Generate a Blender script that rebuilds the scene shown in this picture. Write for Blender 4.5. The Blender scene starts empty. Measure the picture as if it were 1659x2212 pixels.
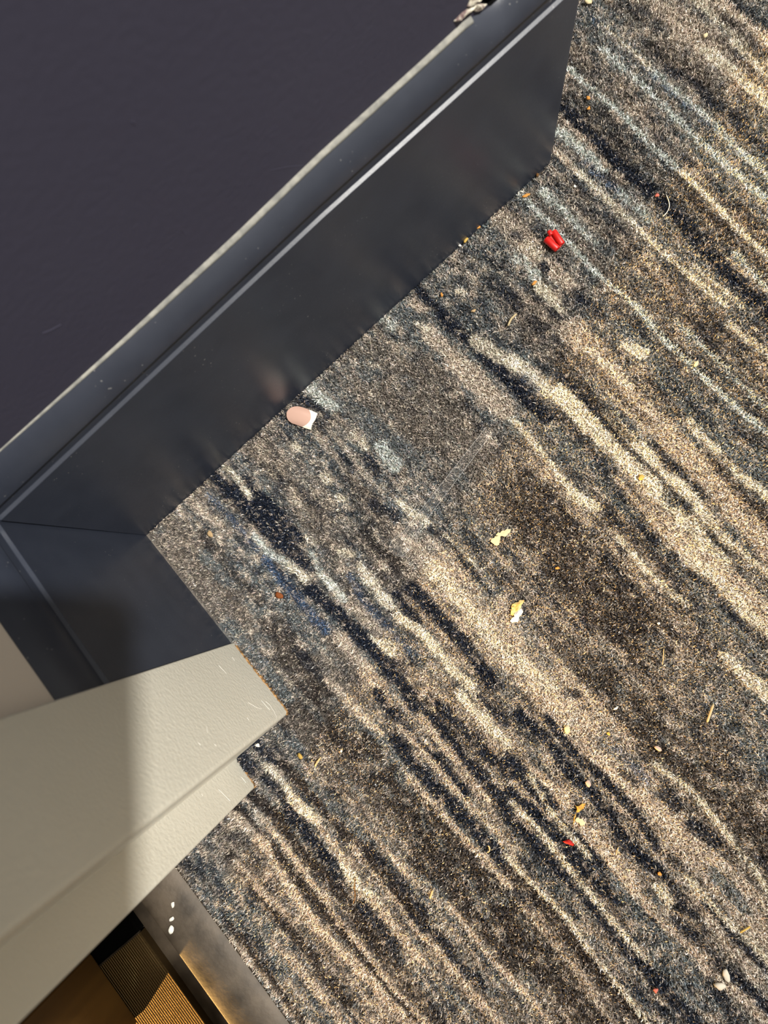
import bpy, bmesh, math, random
import numpy as np
from mathutils import Matrix, Vector

# ------------------------------------------------------------------ camera, world, lights, exposure
S = 0.001                                     # everything below is written in millimetres
scene = bpy.context.scene
COL = scene.collection
CAMR = np.array([[0.64445, 0.75272, -0.13450], [0.75111, -0.65613, -0.07306], [-0.14325, -0.05394, -0.98822]])
CAMP = np.array([138.323, 136.399, 383.753])
cam_data = bpy.data.cameras.new('camera')
cam = bpy.data.objects.new('camera', cam_data)
COL.objects.link(cam)
cam.matrix_world = Matrix(((CAMR[0][0], -CAMR[1][0], -CAMR[2][0], CAMP[0]*S),
                           (CAMR[0][1], -CAMR[1][1], -CAMR[2][1], CAMP[1]*S),
                           (CAMR[0][2], -CAMR[1][2], -CAMR[2][2], CAMP[2]*S), (0, 0, 0, 1)))
cam_data.sensor_fit = 'HORIZONTAL'
cam_data.sensor_width = 36.0
cam_data.lens = 36.0*1500.1/1659
cam_data.clip_start = 0.005
cam_data.clip_end = 50
cam_data.dof.use_dof = True
cam_data.dof.focus_distance = 0.372
cam_data.dof.aperture_fstop = 13.0
scene.camera = cam

world = bpy.data.worlds.new('world')
scene.world = world
world.use_nodes = True
bg = world.node_tree.nodes['Background']
bg.inputs['Color'].default_value = (1.04, 0.97, 0.84, 1)
bg.inputs['Strength'].default_value = 0.70

def lamp(name, loc, power, color, radius):
    l = bpy.data.lights.new(name, 'POINT')
    l.energy = power; l.color = color; l.shadow_soft_size = radius
    o = bpy.data.objects.new(name, l); COL.objects.link(o)
    o.location = [c*S for c in loc]
    return o
lamp('ceiling_lamp_light', (680, 1060, 2300), 560, (1.0, 0.965, 0.90), 0.045)       # the room's ceiling lamp
nl = lamp('next_room_lamp_light', (590, -1450, 300), 720, (1.0, 0.60, 0.20), 0.02)      # low shaded lamp beyond the doorway
nl.data.type = 'SPOT'; nl.data.spot_size = math.radians(19); nl.data.spot_blend = 1.0
nl.rotation_euler = Vector((-385, 1310, -296)).to_track_quat('-Z', 'Y').to_euler()

scene.view_settings.view_transform = 'Standard'
scene.view_settings.look = 'None'
scene.view_settings.exposure = 0.0
scene.view_settings.gamma = 1.0
scene.view_settings.use_curve_mapping = False

# ------------------------------------------------------------------ helpers
rng = np.random.default_rng(7)
random.seed(7)
ANG = -0.0173                                 # the long wall is a degree off square

def lin(c):
    c = np.asarray(c, float)/255.0
    return np.where(c <= 0.04045, c/12.92, ((c+0.055)/1.055)**2.4)

def mat(name, srgb=None, rough=0.6, spec=0.5, metal=0.0, linrgb=None, **kw):
    m = bpy.data.materials.new(name); m.use_nodes = True
    b = m.node_tree.nodes['Principled BSDF']
    c = linrgb if linrgb is not None else lin(srgb)
    b.inputs['Base Color'].default_value = (c[0], c[1], c[2], 1)
    b.inputs['Roughness'].default_value = rough
    b.inputs['Specular IOR Level'].default_value = spec
    b.inputs['Metallic'].default_value = metal
    for k, v in kw.items(): b.inputs[k.replace('_', ' ')].default_value = v
    return m

def nodes(m):
    return m.node_tree.nodes, m.node_tree.links, m.node_tree.nodes['Principled BSDF']

def add_noise(m, scale, colors=None, bump=None, detail=4.0, rough_range=None, stretch=(1, 1, 1), distortion=0.0, pos=(0.35, 0.65)):
    n, l, b = nodes(m)
    tc = n.new('ShaderNodeTexCoord'); mp = n.new('ShaderNodeMapping'); mp.inputs['Scale'].default_value = stretch
    t = n.new('ShaderNodeTexNoise'); t.inputs['Scale'].default_value = scale; t.inputs['Detail'].default_value = detail
    t.inputs['Distortion'].default_value = distortion
    l.new(tc.outputs['Object'], mp.inputs['Vector']); l.new(mp.outputs['Vector'], t.inputs['Vector'])
    if colors is not None:
        r = n.new('ShaderNodeValToRGB')
        r.color_ramp.elements[0].position, r.color_ramp.elements[1].position = pos
        r.color_ramp.elements[0].color = (*colors[0], 1); r.color_ramp.elements[1].color = (*colors[1], 1)
        l.new(t.outputs['Fac'], r.inputs['Fac']); l.new(r.outputs['Color'], b.inputs['Base Color'])
    if bump is not None:
        bp = n.new('ShaderNodeBump'); bp.inputs['Strength'].default_value = bump[0]; bp.inputs['Distance'].default_value = bump[1]
        l.new(t.outputs['Fac'], bp.inputs['Height'])
        if b.inputs['Normal'].is_linked:
            l.new(b.inputs['Normal'].links[0].from_socket, bp.inputs['Normal'])
        l.new(bp.outputs['Normal'], b.inputs['Normal'])
    if rough_range is not None:
        mr = n.new('ShaderNodeMapRange'); mr.inputs['To Min'].default_value, mr.inputs['To Max'].default_value = rough_range
        l.new(t.outputs['Fac'], mr.inputs['Value']); l.new(mr.outputs['Result'], b.inputs['Roughness'])
    return t

def add_specks(m, scale, thresh, color, amount=0.5):
    """pale dust specks and nicks mixed over whatever feeds the base colour"""
    n, l, b = nodes(m)
    tc = n.new('ShaderNodeTexCoord')
    v = n.new('ShaderNodeTexVoronoi'); v.inputs['Scale'].default_value = scale; v.inputs['Randomness'].default_value = 1
    n2 = n.new('ShaderNodeTexNoise'); n2.inputs['Scale'].default_value = scale*0.13
    l.new(tc.outputs['Object'], v.inputs['Vector']); l.new(tc.outputs['Object'], n2.inputs['Vector'])
    ad = n.new('ShaderNodeMath'); ad.operation = 'MULTIPLY_ADD'; ad.inputs[1].default_value = -0.5; ad.inputs[2].default_value = 0.30
    l.new(n2.outputs['Fac'], ad.inputs[0])
    s = n.new('ShaderNodeMath'); s.operation = 'ADD'; l.new(v.outputs['Distance'], s.inputs[0]); l.new(ad.outputs[0], s.inputs[1])
    c = n.new('ShaderNodeMath'); c.operation = 'LESS_THAN'; c.inputs[1].default_value = thresh; l.new(s.outputs[0], c.inputs[0])
    f = n.new('ShaderNodeMath'); f.operation = 'MULTIPLY'; f.inputs[1].default_value = amount; l.new(c.outputs[0], f.inputs[0])
    mx = n.new('ShaderNodeMix'); mx.data_type = 'RGBA'
    if b.inputs['Base Color'].is_linked: l.new(b.inputs['Base Color'].links[0].from_socket, mx.inputs['A'])
    else: mx.inputs['A'].default_value = b.inputs['Base Color'].default_value
    mx.inputs['B'].default_value = (*color, 1)
    l.new(f.outputs[0], mx.inputs['Factor']); l.new(mx.outputs['Result'], b.inputs['Base Color'])

def mesh_obj(name, verts, faces, m=None, parent=None, smooth=False):
    me = bpy.data.meshes.new(name)
    me.from_pydata([(v[0]*S, v[1]*S, v[2]*S) for v in verts], [], faces)
    bm = bmesh.new(); bm.from_mesh(me); bmesh.ops.recalc_face_normals(bm, faces=bm.faces); bm.to_mesh(me); bm.free()
    me.update()
    if smooth: me.polygons.foreach_set('use_smooth', [True]*len(me.polygons))
    o = bpy.data.objects.new(name, me); COL.objects.link(o)
    if m is not None: me.materials.append(m)
    if parent is not None:
        o.parent = parent
        o.matrix_parent_inverse = Matrix.Translation(-parent.location)
    return o

def recentre(o):
    """put the origin of a single-mesh thing at the middle of its foot"""
    me = o.data
    co = np.empty(len(me.vertices)*3); me.vertices.foreach_get('co', co); co = co.reshape(-1, 3)
    c = np.array([(co[:, 0].min()+co[:, 0].max())/2, (co[:, 1].min()+co[:, 1].max())/2, co[:, 2].min()])
    me.vertices.foreach_set('co', (co-c).ravel()); o.location = c; me.update()

def empty(name, loc):
    o = bpy.data.objects.new(name, None); o.empty_display_size = 0.01
    COL.objects.link(o); o.location = [c*S for c in loc]
    return o

def tag(o, label, cat, group=None):
    o['label'] = label; o['category'] = cat
    if group: o['group'] = group
    return o

def structure(o):
    o['kind'] = 'structure'; return o

def box(x0, x1, y0, y1, z0, z1):
    v = [(x, y, z) for z in (z0, z1) for y in (y0, y1) for x in (x0, x1)]
    return v, [(0, 1, 3, 2), (4, 5, 7, 6), (0, 1, 5, 4), (2, 3, 7, 6), (0, 2, 6, 4), (1, 3, 7, 5)]

def join(*parts):
    V, F = [], []
    for v, f in parts:
        k = len(V); V += list(v); F += [tuple(i+k for i in q) for q in f]
    return V, F

def prism(poly, z0, z1):
    n = len(poly)
    v = [(x, y, z0) for x, y in poly]+[(x, y, z1) for x, y in poly]
    f = [(i, (i+1) % n, n+(i+1) % n, n+i) for i in range(n)]+[tuple(range(n)), tuple(range(n, 2*n))]
    return v, f

def tube(pts, r, sides=6, taper=0.4):
    pts = [np.array(p, float) for p in pts]
    V, F = [], []
    for i, p in enumerate(pts):
        t = pts[min(i+1, len(pts)-1)]-pts[max(i-1, 0)]; t /= np.linalg.norm(t)+1e-9
        a = np.cross(t, (0, 0, 1)); a /= np.linalg.norm(a)+1e-9; b = np.cross(t, a)
        rr = r*(taper if i in (0, len(pts)-1) else 1)
        for k in range(sides):
            q = 2*math.pi*k/sides; V.append(p+rr*(a*math.cos(q)+b*math.sin(q)))
    for i in range(len(pts)-1):
        for k in range(sides):
            F.append((i*sides+k, i*sides+(k+1) % sides, (i+1)*sides+(k+1) % sides, (i+1)*sides+k))
    F.append(tuple(range(sides))); F.append(tuple(range((len(pts)-1)*sides, len(pts)*sides)))
    return V, F

def wall_a(v):
    """long-wall coordinates (depth, along, height) to the room: the wall is slightly off square"""
    return (v[0]+ANG*v[1], v[1], v[2])

PATCH = [(-331.7, 142.5), (8.7, 458.3), (401.9, 94.6), (159.8, -241.9)]      # the patch of floor the photograph records, mm
def patch_depth(x, y):
    """how far inside the patch a floor point lies (negative outside)"""
    d = np.full(np.shape(x), 1e9)
    c = np.mean(PATCH, 0)
    for a, b in zip(PATCH, PATCH[1:]+PATCH[:1]):
        nx_, ny_ = b[1]-a[1], a[0]-b[0]; L_ = math.hypot(nx_, ny_)
        s_ = 1 if (c[0]-a[0])*nx_+(c[1]-a[1])*ny_ > 0 else -1
        d = np.minimum(d, s_*((x-a[0])*nx_+(y-a[1])*ny_)/L_)
    return d

# ------------------------------------------------------------------ carpet: printed stripes, real pile
STRIPES = "B 38.9 70 24,318,112,343;G 27.8 70 4,411,114,415,174,411;B 30.6 80 76,330,170,335,264,328;G 12.1 60 5,278,72,282,148,293;K 14.8 50 118,219,198,225,251,216;B 26.8 75 11,17,109,22,202,30,295,29;K 4.9 70 43,53,97,54,150,57;G 8.1 70 65,42,111,49,95,42;G 7.3 80 144,11,221,14,252,14;N 4.9 60 218,56,245,57,271,60;T 4.9 60 2,66,29,71,52,77;G 7.3 60 13,91,55,93;S 3.2 60 14,88,71,94,102,91;C 2.8 80 2,126,26,129,49,125;N 6.1 95 3,109,28,111,62,114,96,114,123,118;N 5.7 90 29,133,65,135,95,137,126,136;L 3.2 80 84,101,109,99,135,108;S 4.1 80 115,96,145,90,174,93,198,95,225,96;N 4.5 90 119,95,149,94,180,93;C 4.5 95 136,110,156,115,164,115;C 4.1 95 172,132,192,133,203,133;L 4.1 70 147,138,172,132,209,134;N 6.5 95 178,111,211,117,238,118,266,120;K 21.1 60 183,45,254,42,328,33;T 5.7 60 241,102,270,104,293,102;B 9.7 70 244,67,280,74,315,79;T 4.5 70 267,63,301,64,328,67;N 8.3 95 29,113,74,122,118,124,155,123;N 5.6 90 51,134,84,137,123,138;S 5.6 60 116,92,153,95,190,94,225,95;N 6.5 95 179,111,212,118,261,122,290,122,338,124;C 5.1 90 195,170,225,167,265,167,291,174,339,176,373,178;T 5.6 60 198,130,231,137,270,138;N 5.6 95 245,177,281,180;N 7.0 95 251,199,295,202,334,204,380,200;N 3.2 90 213,259,247,264,288,264;N 3.2 70 281,217,303,220;T 14.8 70 197,238,249,242,305,242,359,245;C 8.3 50 248,231,302,233,359,231;C 3.7 80 167,252,213,261,275,268;N 5.6 80 151,228,178,239;K 5.6 70 166,202,192,200;K 5.1 70 204,203,225,202;C 8.3 95 265,133,285,133;L 7.4 70 1,259,34,264;L 7.4 70 108,274,134,275;C 4.2 70 75,262,96,263;N 3.7 80 1,248,36,254;N 5.6 80 107,255,126,254;N 4.6 70 92,235,107,235;T 6.5 70 236,103,286,100,317,99;N 3.7 60 76,177,122,180,143,204;N 5.6 70 351,202,389,204;C 3.7 70 117,204,124,206;C 3.7 60 87,207,96,206;C 3.7 70 39,203,46,205;C 3.7 60 86,162,94,162;C 4.2 60 129,145,139,147;C 4.2 60 166,165,178,172;S 3.7 60 191,156,230,148,271,150,305,152;N 3.2 70 256,133,269,139;N 5.1 90 -7,427,16,426,37,428;N 7.0 95 37,428,66,428,93,431,123,430,153,430,191,432;T 5.6 80 7,413,21,417;T 9.3 70 42,403,71,403,96,406;T 12.1 75 88,401,126,405,167,405;C 8.3 85 129,448,154,453,196,454;C 6.5 60 87,434,114,440,138,443;T 11.1 50 -14,547,17,550,51,549;C 4.2 70 43,549,63,548;L 5.6 70 45,529,77,531;C 5.6 70 88,526,112,529;N 3.7 80 72,543,81,544;N 3.7 70 25,545,31,547;N 4.2 60 21,507,43,507;C 3.7 70 26,399,37,403;C 2.8 70 31,458,37,462;L 6.5 50 -12,374,8,377;N 4.6 60 64,491,95,493,128,500;K 17.3 55 -54,700,49,698,165,703;G 19.0 60 -109,767,-6,771,94,768,178,768;G 17.3 60 82,668,180,668,257,662;G 10.4 50 17,603,105,603,178,604;B 10.4 60 5,591,93,591,191,592;L 2.8 97 -14,582,52,582,127,583,199,585;T 2.9 85 -18,643,15,643;C 3.1 85 -13,643,81,647,153,648,241,655;N 6.0 95 -49,684,7,682,66,683,136,686;N 7.3 97 136,686,200,682,272,682;L 3.1 90 -79,719,-1,721,97,721;C 3.1 90 97,721,164,721,229,721;L 3.5 80 -70,760,6,760,92,759,186,761;C 3.6 85 -91,777,-64,777,-17,780;L 3.6 85 -16,779,56,781,164,781;S 2.2 60 -106,776,-12,776,85,777;N 5.2 70 1,793,36,799,83,800,143,801;K 6.9 50 -34,795,27,808,104,803;C 5.2 80 10,834,52,839,104,837;T 9.5 85 -16,879,53,884;N 4.3 75 -2,875,32,877,63,875;T 10.4 50 -66,836,-17,836,20,836;K 3.5 60 -23,875,32,869,72,866;C 2.6 80 24,863,80,859;L 5.2 75 -32,662,-4,664,36,665;S 3.5 60 18,658,66,660;L 4.3 70 65,661,100,664,113,662;L 5.2 70 9,600,28,602;L 3.9 60 32,603,61,602,95,603;T 6.0 60 35,541,66,543;T 7.8 75 75,547,112,552;C 3.5 70 91,525,125,527;N 3.5 80 73,544,81,543;N 3.9 70 117,552,138,551;N 5.2 70 131,553,153,551;L 3.0 70 204,700,256,697;C 2.6 70 186,662,252,666;K 8.6 50 129,703,183,708,243,708;L 2.9 97 196,583,247,584,294,585,369,592;L 2.9 60 218,605,259,607,315,608,350,609;K 4.3 70 219,584,281,586,370,591;K 6.0 60 262,603,317,607,353,607;C 3.5 60 258,643,309,648;G 9.5 80 183,556,253,558,342,552,407,556;N 3.5 70 254,557,325,556;C 6.0 95 201,550,221,556;T 13.0 80 149,519,254,513,358,516,454,513;C 3.0 80 175,516,200,518,234,522;C 3.9 80 307,541,342,541,376,541,399,544;K 6.0 70 162,485,203,483,240,482,279,480;K 4.3 60 180,509,235,508,283,509;N 3.5 80 179,475,203,475,237,476;N 2.8 85 238,475,278,474,319,477,377,477;N 4.3 85 412,477,444,479;N 3.0 60 377,477,411,478;C 10.4 95 196,462,242,462,304,468,340,468;C 9.5 75 337,467,384,470,440,472;C 6.9 95 248,482,301,482,346,484,395,485;C 3.5 70 395,485,426,485,478,491;N 3.5 70 307,496,331,493,347,501;N 3.0 70 363,501,379,499;K 5.2 60 351,533,402,528,436,530;N 3.5 60 358,541,372,537;N 3.9 70 193,447,244,446,281,441,325,432;N 6.5 95 131,431,158,434,182,434,204,433;C 3.0 80 178,404,214,405,278,400,313,406;C 5.2 70 285,398,314,405;C 3.1 80 351,404,389,402,421,405,452,409;G 6.9 70 212,429,248,431,284,434,323,430;K 28.5 75 254,359,355,347,456,353;K 22.5 60 395,343,459,350;T 13.0 80 366,444,429,451,480,457,513,459;C 7.8 60 412,445,466,448,513,446;N 5.2 85 356,430,381,431;N 4.3 75 400,433,408,434;N 3.9 80 424,433,448,439;N 3.9 70 454,439,491,435;N 3.9 80 490,434,516,440;S 3.5 70 156,445,176,448;G 6.0 70 350,469,377,477;T 14.1 75 370,228,408,237,448,244,483,248;C 7.5 50 373,232,425,246;B 28.2 75 413,280,521,287,614,294,695,290;K 18.8 70 443,288,545,289,630,301,677,307;C 6.1 80 516,402,546,405,569,407;G 6.6 60 526,430,544,430;T 5.6 60 445,268,491,269,521,270;N 3.8 80 440,254,448,261;N 5.6 95 424,200,465,206,497,201,519,204;N 5.2 95 519,204,564,203,590,200,637,206;N 4.5 95 449,220,497,217,521,223,553,225;N 4.5 90 553,225,582,226,613,221;N 3.8 75 629,222,652,225,677,225;N 7.1 95 455,160,480,162,518,163;N 5.6 90 532,158,560,161,598,163;N 5.8 95 481,138,514,144,559,148,613,148,638,160,668,166;N 5.8 97 500,120,531,123,565,124,616,130,670,130,709,129,757,132;K 6.4 97 543,82,576,89,615,89,648,89,681,89,718,92;C 3.0 85 491,133,530,136,591,133,630,135,689,136;C 2.6 80 528,91,565,94,609,99,652,97,723,96;C 2.8 70 482,165,529,158,581,160;T 7.5 85 480,169,523,178;T 8.0 85 551,174,583,177,632,174;T 8.9 80 511,232,560,244,604,245,634,249;T 5.6 70 634,249,676,259,723,264;S 3.8 60 517,254,541,256,561,257;N 3.8 75 537,243,556,247;N 6.6 85 582,262,596,263;N 6.6 85 620,261,644,267;C 3.0 70 550,273,595,284,626,282,677,280,710,277;N 6.1 90 685,222,715,223,738,224,764,227;C 3.3 70 654,222,703,224,752,229;T 5.6 70 646,175,671,175,704,178,737,181,780,186;G 5.6 70 623,162,661,162,703,168;N 6.6 80 653,202,684,203;G 6.6 80 666,246,713,245;N 5.2 80 679,186,701,188;N 5.6 80 745,171,779,169;N 6.6 85 754,194,796,197;N 4.7 70 731,187,755,193;N 4.7 85 603,200,634,202;K 17.9 85 581,49,631,52,702,46;T 2.8 80 625,15,671,16;T 2.8 60 579,70,634,72,688,74;N 5.6 70 709,107,738,114;N 5.6 70 650,126,677,129;C 4.7 70 661,195,644,195;N 3.8 60 667,285,674,287;T 24.4 60 338,250,461,245,578,240,693,233,762,229;T 17.9 60 222,230,312,226,391,229;K 30.6 85 264,19,391,34,549,40,602,40;B 14.8 50 265,6,362,11,443,15;N 6.7 95 363,78,398,77,443,81,486,84,539,86;N 5.7 95 313,94,344,95,373,94,414,100,451,102;N 6.1 95 337,118,374,122,428,123,479,126,494,126;N 5.1 90 365,141,404,144,429,145,467,150;N 3.7 85 387,180,429,183;C 5.1 90 371,165,403,168,444,169;T 2.8 80 354,91,419,95,479,97,521,102;T 3.2 80 361,116,422,116,475,115;T 2.8 70 297,63,317,64,349,70;T 3.2 75 393,65,437,67,487,69,525,73,553,74;T 2.2 60 391,-9,438,-6,481,-4;N 5.6 85 266,-48,290,-45,310,-37;K 5.6 90 304,-39,342,-34,393,-30,435,-27,477,-27,510,-24;G 4.6 60 337,-27,385,-23,427,-15;C 5.7 95 296,-55,323,-55,344,-55,374,-48;T 3.7 80 374,-48,403,-48,431,-50;C 6.5 95 428,-54,457,-53,480,-49;T 4.6 75 478,-49,518,-50,557,-48;N 5.1 85 302,-62,332,-62;N 5.6 90 346,-67,377,-65,417,-60,438,-66;N 5.1 80 473,-64,504,-62,528,-59;N 5.6 85 267,-74,289,-69;K 5.7 95 301,-89,341,-82,393,-82,438,-73,481,-76,521,-77;T 2.6 85 307,-97,343,-94,403,-92,469,-95,517,-92,566,-91,590,-89;K 5.7 97 307,-112,365,-107,431,-102,489,-97,539,-96,593,-96;T 5.6 85 310,-119,352,-112,404,-115,458,-119,487,-115,535,-107,580,-103;K 5.1 85 341,-150,387,-146,444,-144,487,-144,542,-142;T 3.7 60 351,-149,398,-143,432,-136;G 5.6 60 381,-178,432,-171,484,-165;T 4.6 60 443,-168,495,-162,549,-160;T 4.1 85 413,-205,453,-201,496,-199,528,-198;K 3.9 85 403,-196,475,-195,528,-195;T 3.3 80 540,-29,576,-29,613,-27,649,-24;N 5.1 85 515,-31,552,-18,578,-20,613,-15;T 2.8 80 529,11,571,10,605,10,623,13;T 2.6 70 433,-6,476,-2,524,4;T 2.4 75 418,-32,496,-31,538,-32;K 5.1 80 416,-26,468,-19,522,-18;N 4.2 70 429,-17,476,-14,517,-14;K 4.6 75 524,-79,566,-79,613,-78;B 20.4 60 560,-16,619,-21,654,-20"
PAL = {'N': (27, 33, 46), 'K': (55, 49, 46), 'B': (106, 99, 92), 'C': (234, 224, 203), 'L': (200, 207, 202),
       'T': (202, 187, 170), 'G': (98, 105, 108), 'S': (64, 82, 108)}
PAL = {k: lin(v) for k, v in PAL.items()}

def vnoise(x, y, sx, sy, seed):
    g = np.random.default_rng(seed).random((256, 256))
    u, v = x/sx+1000, y/sy+1000
    i, j = np.floor(u).astype(int), np.floor(v).astype(int)
    a, b = u-i, v-j
    a = a*a*(3-2*a); b = b*b*(3-2*b)
    i0, j0, i1, j1 = i % 256, j % 256, (i+1) % 256, (j+1) % 256
    return (g[i0, j0]*(1-a)+g[i1, j0]*a)*(1-b)+(g[i0, j1]*(1-a)+g[i1, j1]*a)*b

def stripe_list():
    out = []
    r = np.random.default_rng(3)                     # beyond the photographed patch: more of the same pattern
    for k in range(420):
        x, y = r.uniform(-320, 900), r.uniform(-100, 900)
        L = r.uniform(40, 200); pts = np.array([[x-L, y], [x, y+r.normal(0, 2)], [x+L, y]])
        if (patch_depth(pts[:, 0], pts[:, 1]) > -14).any(): continue
        out.append((r.choice(list('NNKKBCCTTLGS')), r.uniform(2, 7), r.uniform(.6, .95), pts))
    for s in sorted(STRIPES.split(';'), key=lambda q: -min(12, float(q.split()[1]))):      # broad grounds first, fine lines over them
        c, w, st, p = s.split()
        p = np.array([float(q) for q in p.split(',')]).reshape(-1, 2)/2
        for e in (0, -1):                            # stripes that leave the patch run on beyond it
            if patch_depth(*p[e]) < 9 and p[e][0] > 60:
                d = p[e]-p[1 if e == 0 else -2]; d = d/np.linalg.norm(d)
                p = np.insert(p, 0, p[0]+d*110, 0) if e == 0 else np.append(p, [p[-1]+d*110], 0)
        out.append((c, float(w), float(st)/100, p))
    return out

def carpet_color(x, y):
    """mean yarn colour of the stripe pattern at floor points (mm)"""
    n1 = vnoise(x, y, 60, 14, 1); n2 = vnoise(x, y, 18, 4.5, 2); n3 = vnoise(x, y, 2.6, 2.0, 3); n4 = vnoise(x, y, 5.5, 3.2, 4)
    m = np.clip((n1*.6+n2*.4-.5)*3+.5, 0, 1)[:, None]
    col = PAL['B']*m+PAL['G']*(1-m)
    k1 = np.clip((n4-.58)*3.4, 0, .7)[:, None]; col = col*(1-k1)+PAL['N']*k1          # dark and pale flecks of the ground
    k2 = np.clip((.40-n3*.5-n4*.5)*4.5, 0, .6)[:, None]; col = col*(1-k2)+PAL['T']*k2
    row = vnoise(x, y, 42, 1.9, 8)*.62+vnoise(x, y, 13, 1.6, 9)*.38; amt = np.clip(vnoise(x, y, 70, 40, 10)*1.5-.1, .25, 1)      # tuft rows
    k5 = (np.clip((row-.56)*4.2, 0, .65)*amt)[:, None]; col = col*(1-k5)+PAL['N']*k5
    k6 = (np.clip((.44-row)*4.0, 0, .48)*amt)[:, None]; col = col*(1-k6)+PAL['T']*k6
    wob = vnoise(x, y, 30, 30, 5)-.5
    for c, w, st, p in stripe_list():
        hw = w/2*(1.15 if c in 'NK' and w < 9 else 1)
        k = np.nonzero((x > p[:, 0].min()-hw-4) & (x < p[:, 0].max()+hw+4) & (y > p[:, 1].min()-hw-4) & (y < p[:, 1].max()+hw+4))[0]
        if len(k) == 0: continue
        X, Y = x[k], y[k]+wob[k]*1.5
        d = np.full(len(k), 1e9)
        for a, b in zip(p[:-1], p[1:]):
            e = b-a; t = np.clip(((X-a[0])*e[0]+(Y-a[1])*e[1])/(e@e+1e-9), 0, 1)
            d = np.minimum(d, np.hypot(X-a[0]-t*e[0], Y-a[1]-t*e[1]))
        soft = 0.75+0.13*hw
        mott = (n3[k]-.5)*1.7+(n4[k]-.5)*1.9
        a = np.clip((hw+mott*(.45 if c in 'LC' and w < 3.6 else .62 if c in 'NK' and w < 9 else min(1.3, .45+hw*.24))-d)/soft+.5, 0, 1)*min(1, st*1.08)
        if hw > 7: a *= np.clip((n4[k]+n2[k]-.55)*2.2, .25, 1)
        a = a[:, None]
        col[k] = col[k]*(1-a)+PAL[c]*a
    n5 = vnoise(x, y, 3.4, 2.4, 6); n6 = vnoise(x, y, 2.6, 2.2, 7)                        # flecks printed over everything
    k3 = np.clip((n5-.72)*4, 0, .45)[:, None]; col = col*(1-k3)+PAL['N']*k3
    k4 = np.clip((.22-n6)*4, 0, .3)[:, None]; col = col*(1-k4)+PAL['T']*k4
    return col, n3, n4

def set_colors(me, name, cols):
    at = me.color_attributes.new(name, 'FLOAT_COLOR', 'POINT')
    at.data.foreach_set('color', np.c_[cols, np.ones(len(cols))].astype(np.float32).ravel())

def yarn_material(name, rough, spec):
    m = bpy.data.materials.new(name); m.use_nodes = True
    n, l, b = nodes(m)
    a = n.new('ShaderNodeAttribute'); a.attribute_name = 'yarn'
    l.new(a.outputs['Color'], b.inputs['Base Color'])
    b.inputs['Roughness'].default_value = rough; b.inputs['Specular IOR Level'].default_value = spec
    return m, n, l, b

CARPET_GAIN = 1.12
gx, gy = np.meshgrid(np.arange(-320, 901, 4.0), np.r_[-104.5, np.arange(-102, 901, 4.0)], indexing='ij')
nx, ny = gx.shape
fx, fy = gx.ravel(), gy.ravel()
c0, _, _ = carpet_color(fx, fy)
idx = np.arange(nx*ny).reshape(nx, ny)
quads = np.stack([idx[:-1, :-1], idx[1:, :-1], idx[1:, 1:], idx[:-1, 1:]], -1).reshape(-1, 4)
def fast_mesh(name, V, loops, sizes):
    me = bpy.data.meshes.new(name)
    me.vertices.add(len(V)); me.vertices.foreach_set('co', (V*S).astype(np.float32).ravel())
    me.loops.add(len(loops)); me.loops.foreach_set('vertex_index', loops.astype(np.int32))
    st = np.r_[0, np.cumsum(sizes)[:-1]]
    me.polygons.add(len(sizes)); me.polygons.foreach_set('loop_start', st.astype(np.int32))
    me.update(calc_edges=True)
    return me
floor_me = fast_mesh('floor', np.c_[fx, fy, np.full(len(fx), -2.6)], quads.ravel(), np.full(len(quads), 4))
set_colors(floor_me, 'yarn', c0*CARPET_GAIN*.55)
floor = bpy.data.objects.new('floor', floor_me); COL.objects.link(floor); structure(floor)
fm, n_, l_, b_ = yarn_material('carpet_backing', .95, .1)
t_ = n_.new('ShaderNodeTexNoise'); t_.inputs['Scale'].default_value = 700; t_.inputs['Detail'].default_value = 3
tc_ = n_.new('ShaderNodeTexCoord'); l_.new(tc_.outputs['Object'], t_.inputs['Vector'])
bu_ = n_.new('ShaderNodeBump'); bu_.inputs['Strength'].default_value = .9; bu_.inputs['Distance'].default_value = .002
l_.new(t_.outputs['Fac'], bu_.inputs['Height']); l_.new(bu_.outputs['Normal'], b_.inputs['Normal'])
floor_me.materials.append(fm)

# pile: single yarn ends, each a bent pointed blade, standing wherever the picture and a good margin round it see the floor
NP = 2270000
px, py = rng.uniform(-130, 660, NP), rng.uniform(-104, 720, NP)
dep = patch_depth(px, py)
keep = (dep > -70) | ((dep > -230) & (rng.random(NP) < .30))          # sparser, thicker ends further out
keep &= ~((px < ANG*py+.25) & (py < 317.2)) & ~((py < .25) & (px < 83))
keep &= ~((py < 2.1) & (px < 133.4)) & ~((py < -38.4) & (px < 152.4)) & (py > -103.6)
px, py, dep = px[keep], py[keep], dep[keep]
n = len(px)
col, n3, n4 = carpet_color(px, py)
lum = rng.normal(0, .34, n)
r = rng.random(n)
cc = col*np.exp(lum)[:, None]
hi = r < .07+.13*np.clip(col.mean(1)*7, 0, 1); cc[hi] = cc[hi]*.45+PAL['T']*.5*np.exp(rng.normal(0, .2, hi.sum()))[:, None]
lo = r > .84; cc[lo] *= .4
cc *= (1+rng.normal(0, .03, (n, 3)))
cc = np.clip(cc*CARPET_GAIN, .002, .9)
az = rng.uniform(0, 2*np.pi, n); lean = np.abs(rng.normal(0, .55, n)).clip(0, 1.25)
L = rng.uniform(2.0, 3.2, n)*(1+.25*(n3-.5)); w = rng.uniform(.16, .30, n)*np.where(dep > -70, 1, 1.9)
ax = np.stack([np.cos(az), np.sin(az), 0*az], 1); sd = np.stack([-np.sin(az), np.cos(az), 0*az], 1)
base = np.stack([px, py, np.full(n, -2.5)], 1)
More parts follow.
